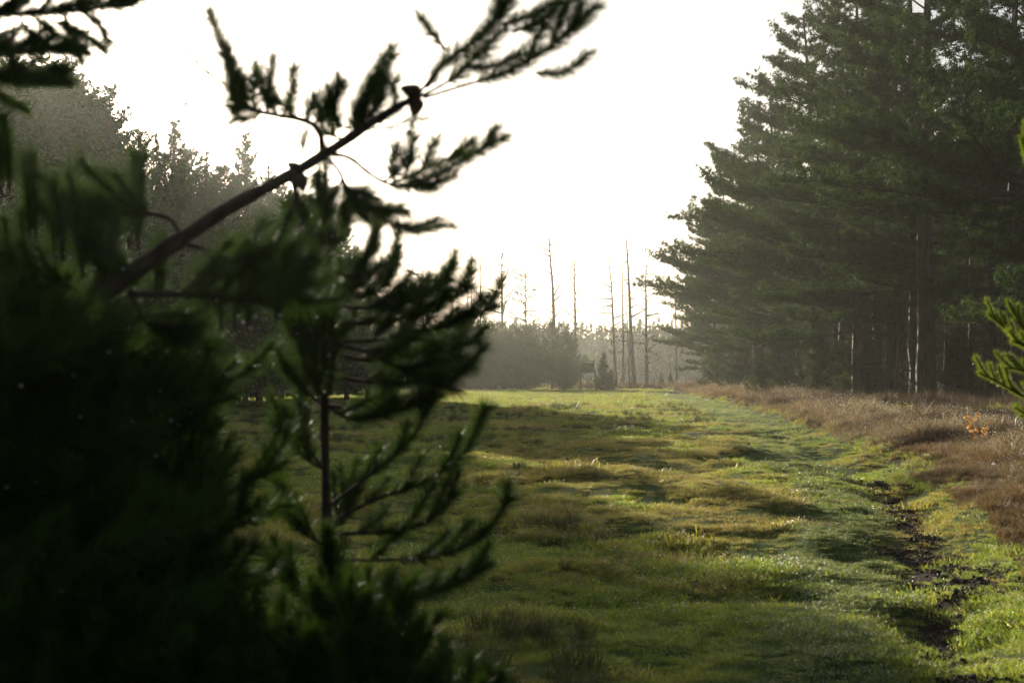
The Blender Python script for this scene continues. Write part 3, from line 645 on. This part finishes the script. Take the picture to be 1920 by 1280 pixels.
# --- dead standing trees
def dead_tree(pts, d, w0, label, seed, nb=18, L=2.2, up=.25, z0=.45, group="dead trees standing beyond the meadow", fine=0):
    r = rng(seed); P = smooth([Wp(a, b, d) for a, b in pts], 18)
    x, y = P[-1][0], d; g = H1(x, y); P[:, 2] = g - .2 + (P[:, 2] - P[-1, 2]) ; P = P[::-1]   # foot on the ground
    top = Wp(*pts[0], d)[2]; P[:, 2] = g - .2 + (P[:, 2] - P[0, 2]) * (top - g + .2) / (P[-1, 2] - P[0, 2])
    o = np.array([P[0][0], y, g]); root = empty("dead_tree", o)
    mb = MB(); mb.tube(P - o, w0 * .54 * (1 - np.linspace(0, 1, 18) * .8) * np.concatenate([[1.35, 1.1], np.ones(16)]), 7); mb.obj("trunk", M['deadwood'], root, True)
    tw = MB(); Ht = top - g
    for k in range(nb):
        f = z0 + (1 - z0) * (k + r.random()) / nb * .93; i = min(int(f * 17), 16); c = P[i] * (1 - (f * 17 - i)) + P[i + 1] * (f * 17 - i) - o; a = r.uniform(0, 6.28)
        ln = L * 1.3 * r.uniform(.25, 1.15) * (1.25 - f * .9)
        B = curve_from(c, (math.cos(a), math.sin(a), r.uniform(-.3, .5) + up), ln, r, (0, 0, up), 7, .25)
        if ln > L * .75 and fine == 0:
            b = MB(); b.tube(B, np.linspace(w0 * .2, .04, 8), 4); b.obj("branch", M['deadwood'], root)
        else: tw.tube(B, np.linspace(w0 * .12 + .03, .035, 8), 3, 0, False)
        for q in range(fine):
            i = r.integers(2, 8); tw.tube(curve_from(B[i], B[-1] - B[0] + r.normal(size=3) * .6 * ln, ln * .35, r, (0, 0, .2), 3, .4), np.linspace(.04, .025, 4), 3, 0, False)
    if tw.n: tw.obj("twigs", M['deadwood'], root)["kind"] = "stuff"
    tag(root, label, "dead tree", group); return root
dt = dead_tree
dt([(941, 463), (941, 540), (943, 722)], 185, .50, "dead tree with upswept twigs on both sides above the rounded bush", 61, 24, 3.6, .5, .5)
dt([(1029, 432), (1032, 490), (1037, 535), (1042, 722)], 182, .62, "tallest dead trunk, leaning, with a few long level limbs", 62, 16, 4.2, .12, .4)
dt([(1077, 485), (1080, 722)], 190, .48, "dead tree whose twigs fan out like a broom low over the thicket", 63, 16, 4.0, .7, .42)
dt([(1140, 482), (1147, 530), (1151, 630), (1156, 712)], 178, .42, "bent-topped bare trunk, first one past the wooden hide", 64, 18, 2.4, .05, .25)
dt([(1167, 495), (1169, 714)], 184, .36, "straight grey pole between the bent-topped trunk and the tapering one", 65, 8, 1.4, .1, .3)
dt([(1174, 447), (1179, 517), (1184, 642), (1190, 718)], 176, .60, "tall tapering dead trunk, thickest of the group past the hide", 66, 14, 2.0, .1, .3)
dt([(1174, 550), (1181, 716)], 182, .24, "thin snag hugging the tall tapering trunk", 67, 10, 1.3, .1, .3)
dt([(1211, 487), (1211, 560), (1213, 721)], 174, .46, "upright dead trunk on its own with many short level twigs", 68, 34, 2.6, 0, .2)
dt([(1266, 525), (1269, 715)], 200, .34, "dead pole peeping out beside the wood's edge boughs", 69, 8, 1.4, .1, .3)
dt([(901, 460), (901, 722)], 210, .36, "bare pole with one long crooked twig near its top", 70, 7, 3.0, .1, .5)
dt([(877, 487), (877, 722)], 240, .30, "faint thin pole, outer one of the hazy pair", 71, 6, 1.3, .1, .5)
dt([(884, 482), (884, 722)], 235, .28, "faint thin pole, inner one of the hazy pair", 72, 6, 1.3, .1, .5)
dt([(730, 480), (730, 722)], 230, .28, "very faint pole just past the end of the conifer wood", 73, 5, 1.2, .1, .5)
dt([(986, 497), (986, 722)], 178, .34, "dead larch with a cone of fine drooping twigs", 74, 60, 3.4, .12, .35, fine=4)
dt([(793, 497), (794, 722)], 175, .34, "twiggy half-dead conifer fanned against the sky behind the slim pine", 75, 80, 3.6, .25, .3, fine=5)
dt([(960, 575), (961, 722)], 200, .2, "short snag between the upswept tree and the larch", 76, 16, 2, .2, .5, fine=1)
dt([(1060, 575), (1060, 722)], 215, .2, "short snag behind the tallest leaning trunk", 77, 6, 1.2, .2, .5)
dt([(1256, 663), (1256, 716)], 190, .2, "low broken stub near the bend of the track", 78, 6, .8, .2, .5)
# fallen pole propped on its neighbour
mb = MB(); a = Wp(1159, 712, 177); b = Wp(1182, 655, 177); a[2] = H1(a[0], 177)
mb.tube(smooth([b, (a + b) / 2 + (.1, 0, .05), a], 10), np.linspace(.08, .14, 10), 6)
tag(mb.obj("fallen_pole", M['deadwood'], None, True), "slanting dead pole propped against the tall tapering trunk", "dead wood")

# --- wooden hide
def hide():
    d = 160; px = 1103; x = (px - 960) / F * d; g = H1(x, d); root = empty("hunting_hide", (x, d, g)); tag(root, "small dark wooden hunting hide on splayed legs beside the thicket", "hunting hide")
    k = d / F; z0 = EYE + (HOR - 698) * k - g; z1 = EYE + (HOR - 681) * k - g; z2 = EYE + (HOR - 676.5) * k - g
    hb, ht_ = .82, .58
    for sx in (-1, 1):
        for sy in (-1, 1):
            mb = MB(); mb.tube([(sx * (hb + .12), sy * (hb + .12), -.2), (sx * hb * .92, sy * hb * .92, z0), (sx * ht_ * .98, sy * ht_ * .98, z1)], .055, 6); mb.obj("leg", M['plank'], root)
            mb = MB(); mb.tube([(sx * ht_, sy * ht_, z1), (sx * ht_ * .96, sy * ht_ * .96, z2)], .04, 5); mb.obj("post", M['plank'], root)
    mb = MB(); mb.box((0, 0, z0), (1.6, 1.6, .06)); mb.obj("floor", M['plank'], root)
    n = 6
    for side in range(4):
        ca, sa = [(1, 0), (0, 1), (-1, 0), (0, -1)][side]
        for q in range(n):
            u0, u1 = -1 + 2 * q / n + .02, -1 + 2 * (q + 1) / n - .02; t_ = .03 + .012 * (q % 2)
            def pt(u, h, z, out): X_, Y_ = u * h, -(h + out); return (X_ * ca - Y_ * sa, X_ * sa + Y_ * ca, z)
            v = [pt(u0, hb, z0 - .05, 0), pt(u1, hb, z0 - .05, 0), pt(u1, ht_, z1, 0), pt(u0, ht_, z1, 0), pt(u0, hb, z0 - .05, t_), pt(u1, hb, z0 - .05, t_), pt(u1, ht_, z1, t_), pt(u0, ht_, z1, t_)]
            mb = MB(); mb.add(v, [[0, 1, 2, 3], [4, 7, 6, 5], [0, 4, 5, 1], [1, 5, 6, 2], [2, 6, 7, 3], [3, 7, 4, 0]]); mb.obj("plank", M['plank'], root)
        mb = MB(); A = pt(-1, ht_, z2, 0); B = pt(1, ht_, z2, 0); mb.tube([A, B], .04, 5); mb.obj("rail", M['plank'], root)
        for q in range(1, 5):
            u0 = -1 + 2 * q / 5; mb = MB(); mb.tube([pt(u0, ht_, z1, -.03), pt(u0 + .06, ht_, z2, -.03)], .025, 4); mb.obj("baluster", M['plank'], root)
        mb = MB(); mb.tube([pt(-1.05, hb, .1, .08), pt(.98, hb, z0 - .1, .04)], .035, 5); mb.obj("brace", M['plank'], root)
    lad = empty("ladder"); lad.parent = root
    for s_ in (-.22, .22): mb = MB(); mb.tube([(s_, -hb - .7, -.1), (s_, -hb - .08, z0 + .3)], .035, 5); mb.obj("rail", M['plank'], lad)
    for q in range(6): f = (q + .7) / 7; mb = MB(); mb.tube([(-.24, -hb - .7 + .6 * f, f * z0), (.24, -hb - .7 + .6 * f, f * z0)], .022, 5); mb.obj("rung", M['plank'], lad)
hide()

# --- far woodland, one mass in the haze
def far_wood():
    r = rng(90); fol = MB()
    for k in range(560):
        y = r.uniform(340, 400); x = (-.36 + .78 * (k * .61803 % 1)) * y; g = H1(x, y)
        h = (12.6 + 3 * fbm(np.array(x / 12.), np.array(y / 12.), 91) + r.normal() * 1.0) * (y / 365); R = r.uniform(1.6, 2.8); n = 115
        t = r.random(n); z = h * t; a = r.uniform(0, 6.28, n); rr = 1.25 * R * (1 - t) ** .75 * r.uniform(.3, 1.1, n)
        P = np.stack([x + np.cos(a) * rr, y + np.sin(a) * rr, g + z], -1)
        tuft_cloud(fol, P, r, 3, 1.6 * (1.1 - .75 * t), .5, .8)
        fol.tube([(x, y, g - .3), (x, y, g + h * .9)], [.22, .06], 4, 1, False)
    o = fol.obj("far_woodland", [M['needle_spruce'], M['bark']]); tag(o, "pale line of hazy woodland along the horizon", "woodland", None, "stuff")
far_wood()
# undergrowth masses closing the view inside both woods
def back_mass(name, label, xs, ys, hh, n, seed, size=1.0):
    r = rng(seed); fol = MB(); x = r.uniform(*xs, n); y = r.uniform(*ys, n); z = hgt(x, y) + r.random(n) ** .8 * hh
    tuft_cloud(fol, np.stack([x, y, z], -1), r, 8, size, .16, .2)
    tag(fol.obj(name, [M['needle_spruce']]), label, "woodland", None, "stuff")
back_mass("deep_woodland", "dark interior of the pine wood", (38, 60), (50, 200), 27, 10500, 91, 1.7)
back_mass("deep_woodland", "trees closing the wood beyond the pole-like pines", (24, 60), (165, 185), 17, 6000, 92, 1.7)
back_mass("distant_woodland", "pale scrub closing the horizon under the far hazy trees", (-130, 160), (402, 430), 11, 9000, 95, 2.6)
back_mass("undergrowth", "shaded scrub on the floor of the conifer wood", (-27, -19), (44, 62), 7, 4000, 93, .9)

# ------------------------------------------------------------------ ground cover by geometry nodes (uncountable)
def clump_mesh(name, seed, n, rad, h, wd, mats, lean=.5, dew=0, curve=.3, dsize=.0035, two=True):
    r = rng(seed); mb = MB()
    a = r.uniform(0, 6.28, n); rr = rad * r.random(n) ** .8; B = np.stack([np.cos(a) * rr, np.sin(a) * rr, np.zeros(n) - .01], -1)
    D = np.stack([r.normal(size=n) * lean, r.normal(size=n) * lean, np.ones(n)], -1); D /= np.linalg.norm(D, axis=1)[:, None]
    L = (h * r.uniform(.45, 1.15, n))[:, None]; az = r.uniform(0, 6.28, n); Wd = np.stack([np.cos(az), np.sin(az), np.zeros(n)], -1) * wd / 2
    mid = B + D * L * .55; bend = np.stack([D[:, 0], D[:, 1], -np.abs(D[:, 0]) * .5], -1) * curve * L * 2
    tip = B + D * L + bend
    v = np.stack([B - Wd, B + Wd, mid + Wd * .8, mid - Wd * .8, tip], 1).reshape(-1, 3); q = np.arange(n) * 5
    mi = r.integers(0, len(mats) - (1 if dew else 0), n)
    for s in range(len(mats)):
        k = q[mi == s]
        if len(k): 
            f4 = np.stack([k, k + 1, k + 2, k + 3], -1); f3 = np.stack([k + 3, k + 2, k + 4], -1)
            if s == 0: mb.add(v, f4, s); off = 0
            else: mb.f4.append(f4); mb.m4.append(np.full(len(f4), s))
            mb.f3.append(f3); mb.m3.append(np.full(len(f3), s))
    if dew:
        for k in range(dew):
            i = r.integers(n); c = tip[i]; s_ = dsize * r.uniform(.6, 1.4)
            o_ = np.array([[1, 0, 0], [-1, 0, 0], [0, 1, 0], [0, -1, 0], [0, 0, 1], [0, 0, -1]], float) * s_ + c
            mb.add(o_, [[0, 2, 4], [2, 1, 4], [1, 3, 4], [3, 0, 4], [2, 0, 5], [1, 2, 5], [3, 1, 5], [0, 3, 5]], len(mats) - 1)
    return bpy.data.objects.new(name, mb.mesh(name, mats))
def scatter(name, label, cat, protos_, P, idx, scl, rz, tilt=.0, seed=0):
    r = rng(seed); n = len(P); me = bpy.data.meshes.new(name); me.vertices.add(n); me.vertices.foreach_set("co", P.astype(np.float32).ravel())
    rot = np.stack([r.normal(size=n) * tilt, r.normal(size=n) * tilt, rz], -1)
    a = me.attributes.new("rot", 'FLOAT_VECTOR', 'POINT'); a.data.foreach_set("vector", rot.astype(np.float32).ravel())
    a = me.attributes.new("scl", 'FLOAT', 'POINT'); a.data.foreach_set("value", scl.astype(np.float32))
    a = me.attributes.new("idx", 'INT', 'POINT'); a.data.foreach_set("value", idx.astype(np.int32))
    for p in protos_:
        for mt in p.data.materials:
            if mt.name not in me.materials: me.materials.append(mt)
    o = bpy.data.objects.new(name, me); COL.objects.link(o)
    ng = bpy.data.node_groups.new(name + "_nodes", 'GeometryNodeTree')
    ng.interface.new_socket("Geometry", in_out='INPUT', socket_type='NodeSocketGeometry'); ng.interface.new_socket("Geometry", in_out='OUTPUT', socket_type='NodeSocketGeometry')
    N = ng.nodes; L = ng.links; gi = N.new("NodeGroupInput"); go = N.new("NodeGroupOutput"); ip = N.new("GeometryNodeInstanceOnPoints")
    jn = N.new("GeometryNodeJoinGeometry")
    for p in reversed(protos_):
        oi = N.new("GeometryNodeObjectInfo"); oi.inputs["Object"].default_value = p; oi.inputs["As Instance"].default_value = False; oi.transform_space = 'ORIGINAL'
        gt = N.new("GeometryNodeGeometryToInstance"); L.new(oi.outputs["Geometry"], gt.inputs[0]); L.new(gt.outputs[0], jn.inputs[0])
    def na(nm, ty):
        x = N.new("GeometryNodeInputNamedAttribute"); x.data_type = ty; x.inputs[0].default_value = nm; return x.outputs[0]
    e2r = N.new("FunctionNodeEulerToRotation"); L.new(na("rot", 'FLOAT_VECTOR'), e2r.inputs[0])
    L.new(gi.outputs[0], ip.inputs["Points"]); L.new(jn.outputs[0], ip.inputs["Instance"]); ip.inputs["Pick Instance"].default_value = True
    L.new(na("idx", 'INT'), ip.inputs["Instance Index"]); L.new(e2r.outputs[0], ip.inputs["Rotation"]); L.new(na("scl", 'FLOAT'), ip.inputs["Scale"])
    L.new(ip.outputs[0], go.inputs[0])
    md = o.modifiers.new("scatter", 'NODES'); md.node_group = ng
    tag(o, label, cat, None, "stuff"); return o

g1 = clump_mesh("short_grass_clump", 1, 130, .17, .055, .0062, [M['grass'], M['grass'], M['grass_yellow'], M['dew']], .6, 7, dsize=.0032)
g2 = clump_mesh("ragged_grass_clump", 2, 110, .15, .066, .0065, [M['grass'], M['grass_yellow'], M['grass'], M['dew']], .7, 7, dsize=.0032)
g3 = clump_mesh("yellow_grass_clump", 3, 120, .17, .058, .0062, [M['grass_yellow'], M['grass_yellow'], M['straw'], M['dew']], .8, 5, dsize=.0032)
g4 = clump_mesh("straw_clump", 4, 130, .18, .068, .006, [M['straw'], M['straw'], M['grass_yellow'], M['dew']], 1.2, 4, dsize=.0032)
g5 = clump_mesh("pale_grass_clump", 5, 150, .18, .038, .0075, [M['moss'], M['moss'], M['grass'], M['dew']], .9, 14, .3, .003)
g6 = clump_mesh("rush_clump", 6, 90, .12, .34, .006, [M['rush'], M['rush'], M['rush']], .32, 0)
def grass_idx(x, y, r):
    n1 = fbm(x / 2.2, y / 3.0, 60); n2 = fbm(x / 0.9, y / 1.3, 64); n3 = fbm(x / 5, y / 6, 66)
    hump = np.exp(-((x - 2.6) / 1.9) ** 2) * sstep(10, 15, y) * sstep(36, 27, y)
    straw = n2 * .55 + n1 * .45 + .10 * hump + .05 * sstep(.4, .7, n3)
    idx = np.where(r.random(len(x)) < .5, 0, 1)
    yel = n1 + .14 * hump - .05 * sstep(1.5, -1, x) * (y < 60) + r.normal(size=len(x)) * .06
    idx = np.where(yel > .60, 2, idx); idx = np.where(straw + r.normal(size=len(x)) * .03 > .645 + .05 * sstep(1, -1, x), 3, idx); idx = np.where(matted(x, y) * .8 > r.random(len(x)), 3, idx)
    pale = np.exp(-((x - track_x(y) + .75 - .35 * sstep(20, 50, y)) / (.5 + .012 * y)) ** 2) + .6 * np.exp(-((x - track_x(y) - .9) / .5) ** 2) * sstep(9, 13, y)
    idx = np.where((pale * sstep(170, 120, y) + r.normal(size=len(x)) * .15 + (n2 - .5) * 1.2) > .62, 4, idx)
    return idx
def meadow():
    r = rng(100); Ps = []; Is = []; Ss = []
    for y0, y1, n, s0 in ((5.5, 12, 13000, .85), (12, 22, 19000, .95), (22, 36, 15000, 1.2), (36, 60, 13000, 1.6), (60, 100, 12000, 2.2), (100, 178, 12000, 3.2), (178, 345, 7000, 6.0)):
        y = np.sqrt(r.uniform(y0 ** 2, y1 ** 2, n)); x = r.uniform(-.40, .40, n) * y
        k = (x < edge_x(y) + .4) & (x > -14 - .05 * y); x, y = x[k], y[k]
        so_ = soil_mask(x, y); k = r.random(len(x)) > so_ * .88; x, y = x[k], y[k]
        Ps.append(np.stack([x, y, hgt(x, y)], -1)); Is.append(grass_idx(x, y, r))
        tus = fbm(x / .45, y / .6, 71); Ss.append(s0 * (.62 + .6 * r.random(len(x)) ** 1.5) * (.65 + 1.4 * np.clip(tus - .45, 0, 1) * 2) * np.where(fbm(x / 1.6, y / 1.6, 70) > .54, 1.2, .85))
    P = np.vstack(Ps); scatter("meadow_grass", "short wet meadow grass, green and straw yellow", "grass", [g1, g2, g3, g4, g5], P, np.concatenate(Is), np.concatenate(Ss), r.uniform(0, 6.28, len(P)), .12, 1)
    # rushes and ranker tufts
    n = 5200; y = np.sqrt(r.uniform(6.5 ** 2, 75 ** 2, n)); x = r.uniform(-.3, .2, n) * y
    k = (fbm(x / 2.4, y / 1.5, 75) > .63) & (x < edge_x(y) - 2.2) & ((y > 30) | (x < .6)); x, y = x[k], y[k]
    xs = r.uniform(-.35, .45, 34); ys_ = 6.6 + r.uniform(0, 1.8, 34); x = np.concatenate([x, xs]); y = np.concatenate([y, ys_])
    P = np.stack([x, y, hgt(x, y)], -1); scatter("rush_tufts", "dull olive rushes and rank tufts in the damp shade of the meadow", "rushes", [g6], P, np.zeros(len(x)), r.uniform(.35, .7, len(x)) * (1 + y / 110), r.uniform(0, 6.28, len(x)), .1, 2)
meadow()
def crumbs():
    r = rng(105); ps = []
    for s_ in range(3):
        mb = MB(); rr_ = rng(200 + s_)
        for q in range(16):
            a = rr_.uniform(0, 6.28, 8); t = rr_.random(3) * .2 - .1; sz = rr_.uniform(.004, .013)
            base = np.array([[x, y, z] for x in (-1, 1) for y in (-1, 1) for z in (-1, 1)], float) * sz * rr_.uniform(.6, 1.25, (8, 3))
            mb.add(base + np.array([t[0], t[1], sz * .4]), [[0, 1, 3, 2], [4, 6, 7, 5], [0, 4, 5, 1], [2, 3, 7, 6], [0, 2, 6, 4], [1, 5, 7, 3]])
        ps.append(bpy.data.objects.new("clod_patch", mb.mesh("clod_patch", [M['earth']])))
    n = 45000; y = np.sqrt(r.uniform(6 ** 2, 60 ** 2, n)); x = track_x(y) + r.normal(size=n) * 1.1
    k = (soil_mask(x, y) > .5) & (y < 24); x, y = x[k], y[k]
    scatter("soil_crumbs", "dark loose crumbs of trodden soil along the track", "soil", ps, np.stack([x, y, hgt(x, y)], -1), r.integers(0, 3, len(x)), r.uniform(.35, 1.0, len(x)), r.uniform(0, 6.28, len(x)), .2, 7)
crumbs()
h1 = clump_mesh("heather_clump", 11, 170, .22, .42, .007, [M['heather'], M['heather'], M['dry_twig']], .38, 0)
h2 = clump_mesh("bracken_clump", 12, 130, .22, .36, .010, [M['bracken'], M['heather'], M['bracken'], M['dew']], .5, 10, .5, .005)
h3 = clump_mesh("bilberry_clump", 13, 180, .24, .28, .010, [M['rush'], M['heather'], M['grass_yellow']], .5, 0)
h4 = clump_mesh("seedhead_clump", 14, 110, .22, .40, .008, [M['seedhead'], M['bracken'], M['heather'], M['dew']], .5, 14, .4, .005)
def heath():
    r = rng(110); Ps = []; Is = []; Ss = []
    for y0, y1, n, s0 in ((8, 20, 9000, .75), (20, 40, 8000, 1.1), (40, 80, 9000, 1.5), (80, 170, 8000, 2.1)):
        y = np.sqrt(r.uniform(y0 ** 2, y1 ** 2, n)); e = edge_x(y); x = e + (np.minimum(.40 * y + 3, 30) - e) * r.random(n) ** 1.0
        k = (x > e - .3) & (x < .42 * y + 2); x, y, e = x[k], y[k], e[k]
        t = x - e; n1 = fbm(x / 1.6, y / 2.5, 80) + r.normal(size=len(x)) * .05
        idx = np.zeros(len(x), int)
        idx = np.where((t < 2.2 + .04 * y) & (n1 > .40), 3, idx); idx = np.where((y < 26) & (n1 < .5), 1, idx); idx = np.where((y < 26) & (n1 >= .5), 3, idx)
        idx = np.where((y > 36) & (n1 > .46) & (t > 1.6 + .02 * y), 2, idx); idx = np.where((y < 40) & (t > 3.2) & (n1 < .6), 0, idx); idx = np.where((y > 85) & (t < 3) & (n1 < .5), 1, idx)
        Ps.append(np.stack([x, y, hgt(x, y)], -1)); Is.append(idx)
        Ss.append(s0 * r.uniform(.55, 1.15, len(x)) * (.4 + .6 * sstep(0, 1.6, t)) * (.25 + 1.5 * fbm(x / 1.0, y / 1.4, 86, 3) ** 1.5) * np.where(idx == 2, .8, 1))
    P = np.vstack(Ps); scatter("heather", "knee-high russet heather and dry bracken between track and pines", "heather", [h1, h2, h3, h4], P, np.concatenate(Is), np.concatenate(Ss), r.uniform(0, 6.28, len(P)), .15, 3)
heath()
def far_scrub():
    r = rng(115); n = 2600; y = r.uniform(172, 215, n); x = r.uniform(-.12, .16, n) * y; k = fbm(x / 6, y / 9, 118) > .42; x, y = x[k], y[k]
    scatter("far_scrub", "low brownish scrub and rough grass where the meadow ends", "scrub", [h1, h2, h3], np.stack([x, y, hgt(x, y)], -1), r.integers(0, 3, len(x)), r.uniform(1.2, 3.2, len(x)), r.uniform(0, 6.28, len(x)), .1, 9)
far_scrub()

# --- copper-leaved sapling in the heather
def beech():
    r = rng(120); y = 26.; x = (1826 - 960) / F * y; g = H1(x, y); root = empty("beech_sapling", (x, y, g)); tag(root, "tiny sapling with a few glowing copper-orange leaves in the heather", "sapling")
    lv = MB()
    for k, (dx, L) in enumerate([(-.35, .85), (-.05, .75), (.3, .55), (.55, .5), (-.15, .6)]):
        P = curve_from((0, 0, 0), (dx, r.normal() * .2, 1), L, r, (dx * .3, 0, 0), 10, .3); mb = MB(); mb.tube(P, np.linspace(.008, .003, 11), 5); mb.obj("stem", M['dry_twig'], root)
        for q in range(13):
            c = P[r.integers(4, 11)] + r.normal(size=3) * .035; a = r.normal(size=3); a /= np.linalg.norm(a); b = np.cross(a, r.normal(size=3)); b /= np.linalg.norm(b); n_ = np.cross(a, b); s_ = r.uniform(.03, .05)
            v = [c - a * s_, c + b * s_ * .45 - a * s_ * .3, c + b * s_ * .4 + a * s_ * .4, c + a * s_ * 1.1, c - b * s_ * .4 + a * s_ * .4, c - b * s_ * .45 - a * s_ * .3, c + n_ * s_ * .2]
            lv.add(v, [[0, 1, 6], [1, 2, 6], [2, 3, 6], [3, 4, 6], [4, 5, 6], [5, 0, 6]])
    lv.obj("leaves", M['beech_leaf'], root)["kind"] = "stuff"
beech()

# ------------------------------------------------------------------ haze
mb = MB(); mb.box((20, 215, 13.5), (520, 500, 31))
hz = mb.obj("haze", None); hz.data.materials.clear()
m = bpy.data.materials.new("haze_air"); m.use_nodes = True; n_ = m.node_tree.nodes; n_.clear()
out = n_.new("ShaderNodeOutputMaterial"); pv = n_.new("ShaderNodeVolumePrincipled"); pv.inputs["Color"].default_value = (0.90, 0.905, 0.79, 1)
pv.inputs["Density"].default_value = 0.00035; pv.inputs["Anisotropy"].default_value = 0.76
m.node_tree.links.new(pv.outputs[0], out.inputs["Volume"]); hz.data.materials.append(m)
tag(hz, "thin morning haze over the meadow", None, None, "stuff")
